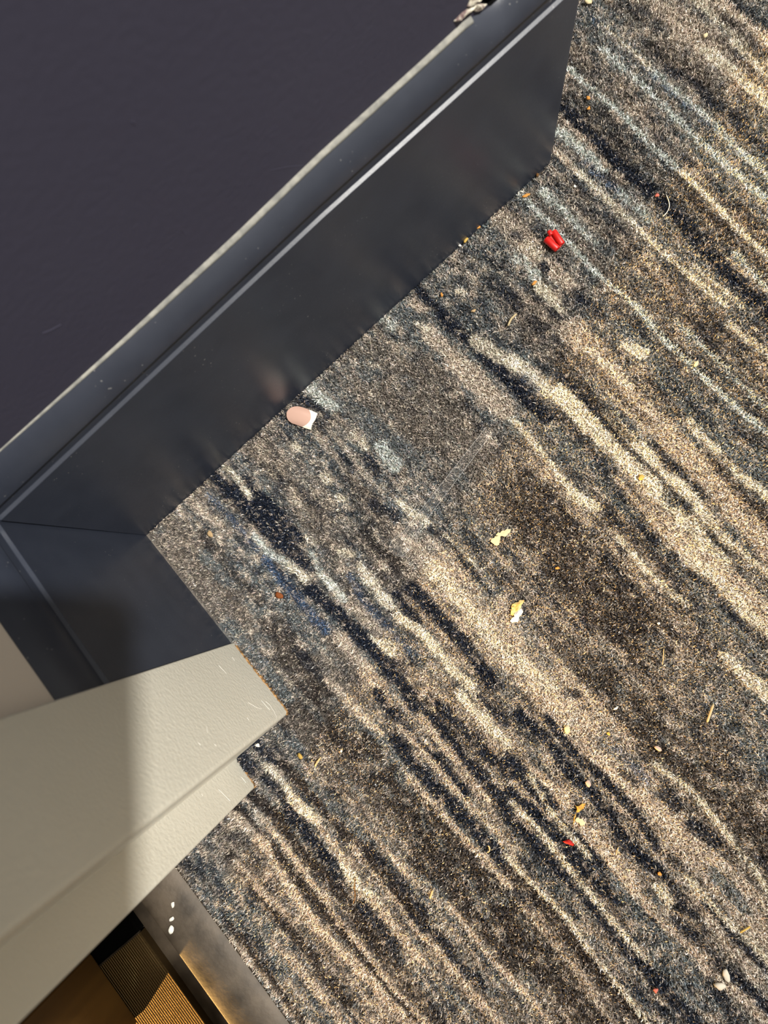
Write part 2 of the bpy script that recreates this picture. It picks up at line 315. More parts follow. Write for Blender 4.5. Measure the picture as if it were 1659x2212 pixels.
mid = base+ax*(np.sin(lean*.5)*L*.55)[:, None]+np.array([0, 0, 1.])*(np.cos(lean*.5)*L*.55)[:, None]
ben = lean*1.5
tip = mid+ax*(np.sin(ben)*L*.5)[:, None]+np.array([0, 0, 1.])*(np.cos(ben)*L*.45)[:, None]
tip[:, 2] = np.minimum(tip[:, 2], .45)
# yarn ends against the skirting and the frame lean away from it
wl = np.where(py < 316, ANG*py+.4, -1e3)
for q in (mid, tip):
    q[:, 0] = np.maximum(q[:, 0], wl)
    q[:, 1] = np.where(px < 83, np.maximum(q[:, 1], .4), q[:, 1])
    q[:, 1] = np.where((px >= 83) & (px < 134) & (py > 0), np.maximum(q[:, 1], 1.9), q[:, 1])
    q[:, 1] = np.where((px >= 134), np.maximum(q[:, 1], -104.2), q[:, 1])
V = np.empty((n, 5, 3))
V[:, 0] = base-sd*w[:, None]; V[:, 1] = base+sd*w[:, None]
V[:, 2] = mid-sd*w[:, None]; V[:, 3] = mid+sd*w[:, None]; V[:, 4] = tip
o5 = np.arange(n)[:, None]*5
loops = np.concatenate([o5+0, o5+1, o5+3, o5+2, o5+2, o5+3, o5+4], 1).ravel()
pile_me = fast_mesh('carpet_pile', V.reshape(-1, 3), loops, np.tile([4, 3], n))
set_colors(pile_me, 'yarn', np.repeat(cc, 5, 0))
pm, n_, l_, b_ = yarn_material('carpet_yarn', .38, .7)
pile_me.materials.append(pm)
pile = bpy.data.objects.new('carpet_pile', pile_me); COL.objects.link(pile); pile.parent = floor
pile['kind'] = 'stuff'
print('pile ends', n)

# ------------------------------------------------------------------ materials
M = {}
M['base'] = mat('charcoal_skirting', rough=.36, spec=.5, linrgb=(.0215, .0235, .030))
add_noise(M['base'], 60, colors=[(.0185, .0225, .034), (.0225, .0270, .040)])
add_noise(M['base'], 900, bump=(.08, .0002), rough_range=(.30, .42))
add_specks(M['base'], 330, .085, (.20, .20, .20), .45)
M['wall'] = mat('navy_wall_paint', rough=.75, spec=.3, linrgb=(.034, .031, .046))
add_noise(M['wall'], 8, colors=[(.0255, .0245, .0425), (.0285, .0275, .046)])
add_noise(M['wall'], 350, bump=(.25, .0006))
M['beige'] = mat('beige_wall_paint', rough=.7, spec=.3, linrgb=(.52, .47, .41))
add_noise(M['beige'], 350, bump=(.2, .0005))
M['frame'] = mat('grey_frame_enamel', rough=.42, spec=.5, linrgb=(.50, .465, .415))
add_noise(M['frame'], 12, colors=[(.485, .465, .395), (.515, .495, .425)])
add_noise(M['frame'], 520, bump=(.35, .0007), detail=2)
M['scuff'] = mat('chipped_enamel', rough=.35, linrgb=(.72, .69, .64))
M['rust'] = mat('rusty_edge', rough=.9, spec=.1, linrgb=(.36, .18, .06))
add_noise(M['rust'], 500, colors=[(.07, .042, .02), (.36, .20, .08)], detail=3)
M['caulk'] = mat('dusty_caulk', rough=.85, spec=.1, linrgb=(.30, .29, .26))
add_noise(M['caulk'], 260, colors=[(.15, .15, .14), (.24, .235, .21)])
M['bronze'] = mat('worn_bronze', rough=.55, spec=.3, metal=.2, linrgb=(.075, .065, .055))
add_noise(M['bronze'], 70, colors=[(.026, .019, .012), (.066, .050, .034)], detail=8)
add_noise(M['bronze'], 500, bump=(.25, .0004))
add_specks(M['bronze'], 300, .03, (.3, .28, .25), .5)
M['rib'] = mat('ribbed_bronze', rough=.46, spec=.5, metal=.95, linrgb=(.115, .076, .032))
add_noise(M['rib'], 1200, bump=(.3, .0003))
M['shade_black'] = mat('painted_shade', rough=1, spec=0, linrgb=(.004, .004, .004))  # near-black colour standing in for shade, in the cavity and on the end plate
M['door'] = mat('brown_wood', rough=.5, spec=.4, linrgb=(.26, .13, .035))
add_noise(M['door'], 40, colors=[(.062, .030, .006), (.125, .064, .014)], stretch=(1.5, 1.5, .08), detail=6, distortion=.4)
M['plaster'] = mat('torn_plaster', rough=.95, spec=.1, linrgb=(.52, .49, .40))
add_noise(M['plaster'], 380, colors=[(.12, .08, .08), (.66, .63, .52)], bump=(.5, .001))
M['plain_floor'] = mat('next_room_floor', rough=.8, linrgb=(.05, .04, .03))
M['phone'] = mat('phone_black', rough=.3, linrgb=(.015, .015, .017))
DC = {'o': (228, 160, 78), 'b': (120, 84, 44), 'y': (224, 186, 96), 'w': (245, 240, 228), 't': (208, 176, 132), 'c': (240, 222, 178),
      'p': (214, 120, 104), 'k': (222, 190, 172), 'g': (228, 218, 200), 'r': (150, 82, 36), 'R': (196, 34, 28), 's': (212, 192, 150)}
for k, v in DC.items():
    M['d'+k] = mat('debris_'+{'o': 'orange', 'b': 'brown', 'y': 'yellow', 'w': 'white', 't': 'tan', 'c': 'cream', 'p': 'pink', 'k': 'pale_pink', 'g': 'grey_white', 'r': 'rust', 'R': 'red', 's': 'straw'}[k], rough=.7, spec=.2, linrgb=lin(v)*(.62 if k == 'w' else .5))
M['red'] = mat('red_plastic', linrgb=lin((240, 34, 28))*.5, rough=.42, spec=.4, Subsurface_Weight=.15)
M['nail'] = mat('nail_pink', linrgb=lin((210, 172, 155))*.62, rough=.3, spec=.35)
M['tip'] = mat('nail_white', linrgb=lin((255, 248, 226))*.72, rough=.3, spec=.35)
M['leaf'] = mat('dry_leaf', (216, 166, 62), rough=.6, spec=.3)
add_noise(M['leaf'], 700, colors=[tuple(lin((186, 130, 40))*.5), tuple(lin((236, 190, 90))*.5)])
M['hull'] = mat('yellow_hull', (246, 222, 132), rough=.5, spec=.3)
add_noise(M['hull'], 420, colors=[tuple(lin((228, 172, 84))*.5), tuple(lin((255, 240, 168))*.46)])
M['clear'] = mat('clear_plastic', rough=.12, spec=.6, linrgb=(.85, .83, .80), Alpha=.012)
M['rim'] = mat('clear_plastic_rim', rough=.12, spec=.8, linrgb=(.9, .88, .85), Alpha=.10)

# ------------------------------------------------------------------ long wall, its skirting and the torn hole
LW = 308.8
LEDGE = ([0, 180, 219, 253, 305], [125.3, 125.4, 123.8, 122.6, 121.4])
TOP = ([0, 40, 90, 150, 190, 240, 263, 268, 276, 285, 300], [150.8, 149.2, 147.2, 146.4, 147.3, 145.4, 145.0, 142.6, 140.6, 142.4, 143.4])
def base_profile(zl, zt):
    """(depth behind the face, height) of the moulded skirting, foot to top"""
    h = zt-(zl+8.2)
    p = [(0, -2.6), (0, zl-.2), (-.12, zl), (-1.45, zl+.72), (-1.6, zl+.95), (-1.65, zl+7.6), (-.62, zl+7.75), (-.45, zl+8.0)]
    for t in (.06, .15, .28, .42, .56, .7, .82, .92, 1):
        p.append((-.45-6.85*t**1.45, zl+8.2+(h-.3)*(t*.55+.45*math.sin(t*math.pi/2))))
    return p
def sweep(path_fn, stations, m, name, parent=None):
    V, F = [], []
    n = None
    for s in stations:
        ring = path_fn(s)
        n = len(ring); V += ring
    for i in range(len(stations)-1):
        for k in range(n-1):
            F.append((i*n+k, i*n+k+1, (i+1)*n+k+1, (i+1)*n+k))
    F.append(tuple(range(n))); F.append(tuple(range((len(stations)-1)*n, len(stations)*n)))
    return V, F

hole = [(268.57,145.57),(269.23,146.44),(270.79,146.32),(272.76,147.46),(279.15,142.31),(277.43,140.25),(275.39,140.36),(274.04,139.96),(272.77,140.87),(271.96,142.35)]
bm = bmesh.new()
def loop(pts):
    vs = [bm.verts.new(tuple(c*S for c in wall_a((-7.5, a, b)))) for a, b in pts]
    return [bm.edges.new((vs[i], vs[(i+1) % len(vs)])) for i in range(len(vs))], vs
hole_up = [(a, b+.5) for a, b in hole]
e1, v1 = loop([(-180, -2.6), (LW, -2.6), (LW, 2400), (-180, 2400)])
e2, v2 = loop(hole_up)
bmesh.ops.triangle_fill(bm, use_beauty=True, edges=e1+e2)
# cavity behind the hole, its shade put in as near-black colour
back = [bm.verts.new((v.co.x-.016, v.co.y, v.co.z)) for v in v2]
for i in range(len(v2)):
    j = (i+1) % len(v2); f = bm.faces.new((v2[i], v2[j], back[j], back[i])); f.material_index = 1
f = bm.faces.new(back); f.material_index = 1
# the end of the wall at its outside corner and its far side
q = [bm.verts.new(tuple(c*S for c in wall_a(p))) for p in ((-130, LW, -2.6), (-130, LW, 2400), (-130, -180, 2400), (-130, -180, -2.6))]
bm.faces.new((v1[1], v1[2], q[1], q[0])); bm.faces.new((v1[2], v1[3], q[2], q[1])); bm.faces.new((q[0], q[1], q[2], q[3])); bm.faces.new((v1[3], v1[0], q[3], q[2]))
bmesh.ops.recalc_face_normals(bm, faces=bm.faces)
me = bpy.data.meshes.new('wall_left'); bm.to_mesh(me); bm.free()
me.materials.append(M['wall']); me.materials.append(M['shade_black'])
wall_left = structure(bpy.data.objects.new('wall_left', me)); COL.objects.link(wall_left)

def torn(polys, name, m, d0, lift, parent):
    for poly in polys:
        n = len(poly); cy = sum(p[0] for p in poly)/n; cz = sum(p[1] for p in poly)/n
        V = [wall_a((d0, a, b+1.0)) for a, b in poly]
        V += [wall_a((d0+lift*random.uniform(.5, 1.2), cy+(a-cy)*.7, cz+1.0+(b-cz)*.7)) for a, b in poly]
        F = [(i, (i+1) % n, n+(i+1) % n, n+i) for i in range(n)]+[tuple(range(n, 2*n)), tuple(range(n))]
        mesh_obj(name, V, F, m, parent)
torn([[(264.87,152.73),(270.55,147.76),(269.23,146.86),(268.35,146.19),(266.58,148.58),(265.70,147.71),(263.28,148.41),(262.21,149.79),(263.54,150.87)],
      [(264.57,145.99),(266.13,145.86),(267.68,145.52),(267.24,146.75),(265.69,146.88),(262.18,148.56),(259.55,149.04),(256.01,148.65),(256.84,147.46),(260.38,147.23)],
      [(266.36,147.75),(267.90,145.95),(271.96,142.13),(269.26,142.63),(266.56,143.34),(265.23,144.97)]], 'torn_plaster', M['plaster'], -7.4, .9, wall_left)

def scuff(pts, w, name, m, parent, normal):
    """a thin raised lick of paint along pts on a wall"""
    pts = [np.array(p, float) for p in pts]; nrm = np.array(normal, float)
    V, F = [], []
    if len(pts) == 2: pts = [pts[0], (pts[0]+pts[1])/2, pts[1]]
    for i, p in enumerate(pts):
        t = pts[min(i+1, len(pts)-1)]-pts[max(i-1, 0)]; t /= np.linalg.norm(t); b = np.cross(nrm, t)
        ww = w*(.35 if i in (0, len(pts)-1) else .5)
        V += [p-b*ww, p+nrm*max(.07, w*.22), p+b*ww]
    for i in range(len(pts)-1):
        a = i*3; F += [(a, a+1, a+4, a+3), (a+1, a+2, a+5, a+4)]
    F += [(0, 1, 2), (len(V)-3, len(V)-2, len(V)-1), ]
    return mesh_obj(name, V, F, m, parent)
for pts, w in [([(-8.86,78.81,180.35),(-8.90,81.05,178.61),(-8.96,84.60,177.10)], 0.80),
      ([(-9.84,134.86,170.15),(-9.83,134.58,166.37)], 0.58),
      ([(-9.71,127.67,166.75),(-9.72,127.96,165.41)], 0.58),
      ([(-9.35,107.01,192.12),(-9.35,107.05,191.22)], 0.36),
      ([(-10.47,171.60,159.68),(-10.57,177.36,154.58),(-10.67,183.14,148.65)], .4),
      ([(-9.99,143.99,217.38),(-10.00,144.31,215.83)], .9)]:
    scuff(pts, w, 'wall_scuff', M['wall'], wall_left, (1, 0, 0))

# skirting of the long wall: straight run, round outside corner, short return
def ringA(y):
    zl, zt = np.interp(y, *LEDGE), np.interp(y, *TOP)
    return base_profile(float(zl), float(zt))
V, F = [], []
stations = [-1]+list(np.arange(10, 261, 10.0))+list(np.arange(262, 298, 3.0))+[300.0]+[314.3]
rings = [[wall_a((d, y if y > 0 else .35+1.2*max(0, z)/125, z)) for d, z in ringA(max(y, 0))] for y in stations]
for a in (22.5, 45, 67.5, 90):                       # round corner, centre 2 mm behind the face
    q = math.radians(a)
    rings.append([wall_a((d-2+2*math.cos(q), 314.3+d+2*math.sin(q), z)) if d > -99 else None for d, z in ringA(314)])
# keep the straight run square to the corner: the last straight ring steps back with the depth
rings[len(stations)-1] = [wall_a((d, 314.3+d, z)) for d, z in ringA(314)]
rings[len(stations)-2] = [wall_a((d, 300, z)) for d, z in ringA(300)]
rings.append([wall_a((-130, 316.3+d, z)) for d, z in ringA(314)])
n = len(rings[0])
for rg in rings: V += rg
for i in range(len(rings)-1):
    for k in range(n-1): F.append((i*n+k, i*n+k+1, (i+1)*n+k+1, (i+1)*n+k))
baseboard_left = structure(mesh_obj('baseboard_left', V, F, M['base']))
def shade_by_angle(o, deg=28):
    me = o.data
    me.polygons.foreach_set('use_smooth', [True]*len(me.polygons))
    me.set_sharp_from_angle(angle=math.radians(deg))
shade_by_angle(baseboard_left, 22)

# dusty bead of caulk along the top of the skirting
V, F = [], []
ys = np.arange(24, 265.1, 4.0)
for i, y in enumerate(ys):
    zt = float(np.interp(y, *TOP)); zl = float(np.interp(y, *LEDGE))
    w = .9+.10*math.sin(y*.13)+.06*math.sin(y*.41+1)
    q = min(1, max(.04, (y-20)/120)); w *= q
    V += [wall_a((-7.52, y, zt+.1+.2*q)), wall_a((-7.35+.35*q, y, zt+.05)), wall_a((-7.3+1.2*q, y, zt-.1-.4*w)), wall_a((-7.2+1.55*q, y, zt-.4-.9*w)), wall_a((-7.4, y, zt-1.2-1.2*w))]
for i in range(len(ys)-1):
    for k in range(4): F.append((i*5+k, i*5+k+1, i*5+k+6, i*5+k+5))
F += [tuple(range(5)), tuple(range((len(ys)-1)*5, len(ys)*5))]
cb = mesh_obj('caulk_bead', V, F, M['caulk'], baseboard_left, smooth=True); cb['label'] = 'pale dusty caulk bead'

# ------------------------------------------------------------------ short wall with its skirting, beyond it the next room
def at_b(d, x, z): return (x, d, z)
wb = [box(-140, 81.0, -180, -7.5, -2.6, 2400), box(81.0, 1090, -180, -7.5, 2080, 2400), box(1090, 2200, -180, -7.5, -2.6, 2400)]
wall_back = structure(mesh_obj('wall_back', *join(*wb), M['beige']))
V, F = [], []
sts = np.linspace(-7.0, 81.4, 10)
for x in sts:
    zl = float(np.interp(x, [0, 82], [124.6, 130.2])); zt = float(np.interp(x, [0, 82], [151.2, 153.6]))
    pr = base_profile(zl, zt)
    V += [(x, d, z) for d, z in pr]
n = len(pr)
for i in range(len(sts)-1):
    for k in range(n-1): F.append((i*n+k, i*n+k+1, (i+1)*n+k+1, (i+1)*n+k))
F += [tuple(range(n)), tuple(range((len(sts)-1)*n, len(sts)*n))]
baseboard_back = structure(mesh_obj('baseboard_back', V, F, M['base'])); shade_by_angle(baseboard_back, 22)

nr = [box(-140, 2200, -2300, -2290, -2.6, 2400), box(-150, -140, -2300, -180, -2.6, 2400), box(2200, 2210, -2300, -180, -2.6, 2400)]
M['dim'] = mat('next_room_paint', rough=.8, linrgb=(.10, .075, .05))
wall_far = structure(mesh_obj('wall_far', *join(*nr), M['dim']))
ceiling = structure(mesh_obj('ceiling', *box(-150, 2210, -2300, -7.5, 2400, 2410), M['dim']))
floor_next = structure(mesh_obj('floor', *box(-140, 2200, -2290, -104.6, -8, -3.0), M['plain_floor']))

# ------------------------------------------------------------------ door frame: hollow section with a double rabbet
def corner(x, y, r, a0, a1, k=5):
    return [(x+r*math.cos(math.radians(a0+(a1-a0)*i/k)), y+r*math.sin(math.radians(a0+(a1-a0)*i/k))) for i in range(k+1)]
prof = [(81.9, -7.4)]+corner(83.0, .5, 1.1, 180, 90, 3)+corner(130.5, -.6, 2.2, 90, 0)+[(132.75, -37.6), (133.1, -38.6)]
prof += [(133.6, -38.9)]+corner(150.0, -40.7, 1.8, 90, 0)+corner(150.0, -148, 1.8, 0, -90)+[(133, -149.8), (133, -190), (81.9, -190)]
V, F = prism(prof, -2.5, 2060)
door_frame = mesh_obj('door_frame', V, F, M['frame'])
door_frame['kind'] = 'structure'; door_frame.name = 'trim_1'; door_frame.data.name = 'trim_1'
shade_by_angle(door_frame, 35)
for pts, w in [([(91.82,1.65,37.32),(94.45,1.65,36.44),(97.30,1.65,35.90)], 0.20),
      ([(115.88,1.65,36.71),(118.10,1.65,34.35),(120.34,1.65,31.96),(122.42,1.65,27.76)], 0.16),
      ([(120.39,1.65,16.42),(123.13,1.65,14.58),(127.35,1.65,15.84),(130.77,1.65,17.79)], 0.12),
      ([(119.45,1.65,105.69),(120.88,1.65,105.27)], 0.35),
      ([(118.81,1.65,20.52),(125.34,1.65,19.19)], 0.12),
      ([(123.79,1.65,94.91),(124.81,1.65,94.49)], 0.24),
      ([(115.10,1.65,-0.62),(117.38,1.65,-1.41)], 0.12),
      ([(90.17,1.65,14.84),(92.48,1.65,14.98)], 0.12),
      ([(115.30,1.65,90.29),(117.96,1.65,93.54)], 0.16),
      ([(122.01,1.65,49.49),(123.49,1.65,49.76)], 0.12),
      ([(139.55,-38.85,35.08),(143.73,-38.85,33.88),(147.92,-38.85,32.68)], 0.14),
      ([(135.64,-38.85,51.24),(136.96,-38.85,51.72)], 0.28),
      ([(142.47,-38.85,6.28),(146.52,-38.85,6.15)], 0.12)]:
    scuff(pts, w, 'paint_scuff', M['scuff'], door_frame, (0, 1, 0))
# rusty gap at the foot of the frame
def rust_strip(path, name='rust_edge'):
    V, F = [], []
    for i, (x, y, ox, oy) in enumerate(path):
        k = .1+random.random()*.8; h = random.uniform(-.7, .5)
        V += [(x, y, -2.4), (x, y, h+.25), (x+ox*k, y+oy*k, h-.1), (x+ox*k*1.3, y+oy*k*1.3, -2.4)]
    for i in range(len(path)-1):
        for k in range(3): F.append((i*4+k, i*4+k+1, i*4+k+5, i*4+k+4))
    F += [(0, 1, 2, 3), tuple(range(len(V)-4, len(V)))]
    o = mesh_obj(name, V, F, M['rust'], door_frame); o['label'] = 'orange brown rusty edge'
path = [(x, 1.62, 0, 1) for x in np.arange(84, 130.6, 1.1)]+[(x, y, .7, .7) for x, y in corner(130.5, -.6, 2.25, 80, 10, 4)]
rust_strip(path)
rust_strip([(x, -38.85, 0, 1) for x in np.arange(142, 149.6, .9)]+[(x, y, .75, .6) for x, y in corner(150.0, -40.7, 1.85, 80, 10, 4)])

# ------------------------------------------------------------------ threshold: bronze saddle, groove and ribbed plate
saddle = [(-104.3, -2.6), (-104.4, -1.4), (-106, -.4), (-109, .9), (-112.5, 2.0), (-118, 3.5), (-124, 4.2), (-127.4, 4.5), (-128.3, 4.3), (-130.4, .6), (-131.5, -1.2), (-131.5, -2.6)]
def extr(pr, x0, x1, n):
    xs = np.linspace(x0, x1, n); k = len(pr)
    V = [(x, y, z) for x in xs for y, z in pr]
    F = [(i*k+j, i*k+(j+1) % k, (i+1)*k+(j+1) % k, (i+1)*k+j) for i in range(n-1) for j in range(k)]
    return V, F+[tuple(range(k)), tuple(range((n-1)*k, n*k))]
threshold = empty('trim_2', (600, -140, -2.6)); structure(threshold)
sd_ = mesh_obj('saddle', *extr(saddle, 152.0, 1068, 30), M['bronze'], threshold); shade_by_angle(sd_, 30); sd_['label'] = 'worn dark bronze saddle'
gv = mesh_obj('groove', *extr([(-131.5, -2.6), (-131.5, -1.6), (-139.4, -1.6), (-139.4, -2.6)], 152.0, 1068, 2), M['bronze'], threshold)
plate = [(-139.4, -2.6), (-139.4, 3.7)]
y = -139.6
while y > -186:
    plate += [(y, 4.15), (y-.62, 4.15), (y-.80, 3.93), (y-1.10, 3.93)]; y -= 1.3
plate += [(-188, 3.6), (-188, -2.6)]
rp = mesh_obj('ribbed_plate', *extr(plate, 171.2, 1068, 2), M['rib'], threshold); rp['label'] = 'ribbed bronze plate lit gold from beyond'
ep = mesh_obj('end_plate', *extr([(-139.4, -2.6), (-139.4, 3.4), (-188, 3.4), (-188, -2.6)], 152.0, 170.2, 2), M['shade_black'], threshold)  # solid threshold end, the shade over it painted in as black
ed = mesh_obj('seam_edge', *extr([(-140.0, 2.0), (-139.8, 4.25), (-170, 4.25), (-170, 2)], 170.25, 171.15, 2), M['bronze'], threshold)

# brown wooden door of the next room standing open, seen on its hinge edge
door = structure(empty('door_1', (184.5, -600, 3)))
def bevel_box(name, b, m, parent, w=.0012):
    o = mesh_obj(name, *box(*b), m, parent)
    md = o.modifiers.new('bevel', 'BEVEL'); md.width = w; md.segments = 2
    return o
bevel_box('door_leaf', (162.0, 206.6, -1060, -168.6, 5.2, 2040), M['door'], door)

# ------------------------------------------------------------------ small things on the carpet and the threshold
def flake_mesh(name, poly, z0, h, m, parent=None, curl=.35):
    n = len(poly); cx = sum(p[0] for p in poly)/n; cy = sum(p[1] for p in poly)/n
    V = [(x, y, z0) for x, y in poly]+[(x, y, z0+h*.6+random.uniform(0, curl)) for x, y in poly]
    V += [(cx+(x-cx)*.6, cy+(y-cy)*.6, z0+h+random.uniform(0, curl)) for x, y in poly]
    F = [tuple(reversed(range(n)))]
    for r in (0, 1):
        for i in range(n):
            j = (i+1) % n; F.append((r*n+i, r*n+j, (r+1)*n+j, (r+1)*n+i))
    F.append(tuple(range(2*n, 3*n)))
    bmx = None
    return mesh_obj(name, V, F, m, parent)

def grain_mesh(name, x, y, z, r, el, ang, m):
    bm = bmesh.new(); bmesh.ops.create_icosphere(bm, subdivisions=2, radius=1)
    fr = [random.uniform(-1, 1) for _ in range(6)]
    ca, sa = math.cos(ang), math.sin(ang)
    for v in bm.verts:
        c = v.co
        k = 1+.16*math.sin(3*c.x+fr[0]*3+2*c.y)+.14*math.sin(4*c.y+fr[1]*3)+.12*math.sin(5*c.z+2*c.x+fr[2]*3)
        a, b, d = c.x*r*el*k, c.y*r*k, c.z*r*.55*k
        v.co = Vector(((x+a*ca-b*sa)*S, (y+a*sa+b*ca)*S, (z+d+r*.45)*S))
    me = bpy.data.meshes.new(name); bm.to_mesh(me); bm.free()
    me.polygons.foreach_set('use_smooth', [True]*len(me.polygons))
    o = bpy.data.objects.new(name, me); COL.objects.link(o); me.materials.append(m)
    recentre(o)
    return o
snake = lambda s: s.strip().replace(' ', '_')
DEBRIS = """
G|orange crumb on carpet just right of the dark baseboard end, upper of a pair|crumb|-18.18,354.21|1.04|o|1.2
G|small orange crumb on carpet just right of the dark baseboard end, lower of a pair|crumb|-13.54,350.4|0.88|o|1.2
G|long orange crumb on the pale stripe near the rounded baseboard corner|crumb|0.13,292.15|1.04|o|2.0
G|brown crumb against the baseboard foot just left of its rounded end|crumb|-4.47,304.72|0.91|b|1.3
G|yellow crumb beside the white grain at the foot of the long dark baseboard|crumb|-3.92,251.11|1.04|y|1.5
G|shiny white grain at the foot of the long dark baseboard|grain|-4.04,246.73|0.78|w|1.3
G|orange crumb at the foot of the long baseboard, left of the pale stripe|crumb|-4.9,260.93|0.91|o|1.6
G|yellowish crumb at the foot of the long baseboard, highest of three in a row there|crumb|-5.45,266.92|0.78|y|1.8
G|orange crumb lying on carpet below the red plastic piece|crumb|41.15,262.02|1.04|o|1.5
G|tan crumb on the carpet left of the pale broken straw|crumb|30.06,227.32|1.04|t|1.4
G|dull orange crumb at the end of the short navy stripe near the baseboard|crumb|10.66,220.47|0.83|o|1.4
G|cream chip at the top edge beside the dark baseboard end|chip|-60.81,392.29|1.56|c|1.4
G|round cream grain on the carpet in the upper right corner|grain|0.09,422.0|1.17|c|1.2
G|pinkish red crumb on the wide navy stripe at right|crumb|49.84,342.61|0.88|p|1.3
G|white grain on carpet just right of the rounded baseboard corner|grain|15.06,314.78|0.78|w|1.1
G|yellow crumb on the wide cream stripe at right|crumb|159.92,232.07|1.3|y|1.2
G|cream chip on the thin pale stripe at right|chip|133.24,293.95|1.04|c|1.6
G|small orange brown crumb on brown carpet right of centre|crumb|167.51,166.64|0.78|o|1.2
G|white grain on brown carpet at right|grain|222.94,186.81|0.68|w|1.2
G|slender white chip on brown carpet at lower right|chip|241.84,140.86|0.68|w|2.2
G|cream chip on the beige band above the yellow dry leaf|chip|234.13,114.19|1.56|c|1.5
G|yellowish speck on the beige band at lower right|speck|249.23,129.19|0.91|y|1.2
G|pale pink oval flake on brown carpet at lower right|flake|270.36,143.54|1.17|k|1.8
G|mauve pink flake between dark stripes above the yellow dry leaf|flake|261.86,104.04|1.19|k|1.7
G|orange crumb beside a dark stripe at lower right|crumb|317.36,101.89|0.91|o|1.2
G|tiny pink crumb near the bottom edge|crumb|358.6,62.11|1.04|p|1.2
G|round white flake near the bottom right corner|flake|374.93,88.65|2.08|g|1.2
G|grey flake above the round white flake near the bottom right corner|flake|373.15,94.45|1.43|g|2.2
G|orange grain on carpet right of the grey door frame corner|grain|154.91,-8.1|1.17|y|1.7
G|white grain on brown carpet right of the short tan straw|grain|167.27,11.84|0.68|w|1.1
G|tan crumb on brown carpet near the wall corner|crumb|25.91,30.86|1.3|t|1.6
G|rust coloured fuzz tuft on brown carpet near the wall corner|fuzz|79.26,39.69|1.56|r|1.5
G|white grain tucked against the inner step of the grey door frame|grain|135.07,-23.32|1.04|w|1.2
G|bright red chip on a dark stripe below the yellow dry leaf|chip|278.07,76.36|1.3|R|1.9
S|pale broken straw on grey carpet right of the short navy stripe|straw|49.82,235.16,48.07,239.06,47.79,243.36|1.3|s|0
S|short tan straw on brown carpet right of the grey door frame|straw|164.29,-4.7,163.17,-1.71,162.59,1.17|1.17|s|0
S|tan straw sliver on dark carpet in the lower right part|straw|275.47,171.24,273.01,175.63,270.54,180.03|1.3|s|0
S|yellow forked straw sliver near the right edge at bottom|straw|361.69,113.6,362.01,116.28,362.44,119.45|1.04|y|0
S|short tan straw on brown carpet low in the middle|straw|255.49,0.13,254.28,2.47,253.11,4.46|1.17|s|0
S|curled pale fibre on a dark stripe low in the middle|fibre|253.61,42.24,255.09,42.23,256.19,40.94,255.99,39.51|0.78|s|0
S|curled white fibre below the small red chip|fibre|294.87,94.78,296.0,92.83,297.23,91.41|0.65|s|0
S|curved white hair crossing the wide navy stripe at right|hair|52.9,346.06,57.97,343.74,60.37,340.59,61.02,336.41|0.42|w|0
S|straight pale hair on brown carpet at right|hair|233.99,180.23,237.39,176.84,239.92,173.92|0.52|s|0
S|dark curly hair on the cream stripe low in the middle|hair|223.11,-24.83,226.33,-28.57,230.3,-31.29,232.65,-34.95|0.52|b|0
F|cream paper flake with ragged two lobed outline on brown carpet|flake|133.64,149.13,132.75,150.62,133.42,151.95,133.04,152.77,134.01,154.31,132.8,153.46,132.5,155.64,133.37,156.08,133.2,157.42,134.06,158.82,134.1,159.99,135.75,161.89,136.61,160.65,136.68,159.63,135.96,159.07,136.76,158.6,136.88,157.07,135.9,156.49,135.41,156.2,135.09,155.28,134.6,154.99,136.09,153.93,137.95,151.34,137.52,150.28,136.68,149.58,135.66,149.52|.5|c|0
F|small cream flake touching the stem of the yellow dry leaf|flake|271.55,86.4,271.06,87.37,271.22,88.55,272.3,88.65,273.35,89.84,274.8,89.61,275.99,89.87,275.86,88.4,275.5,87.13,274.64,86.83,273.66,87.18,272.51,86.34|.5|c|0
T|white paint chip on the dark threshold, highest of three in a row|paint chip|171.2,-115.43|1.04|w|1.5
T|white paint chip on the dark threshold, middle of three in a row|paint chip|176.65,-120.04|1.17|w|1.5
T|white paint chip on the dark threshold, lowest and largest of three in a row|paint chip|180.82,-123.45|1.56|w|1.5
"""
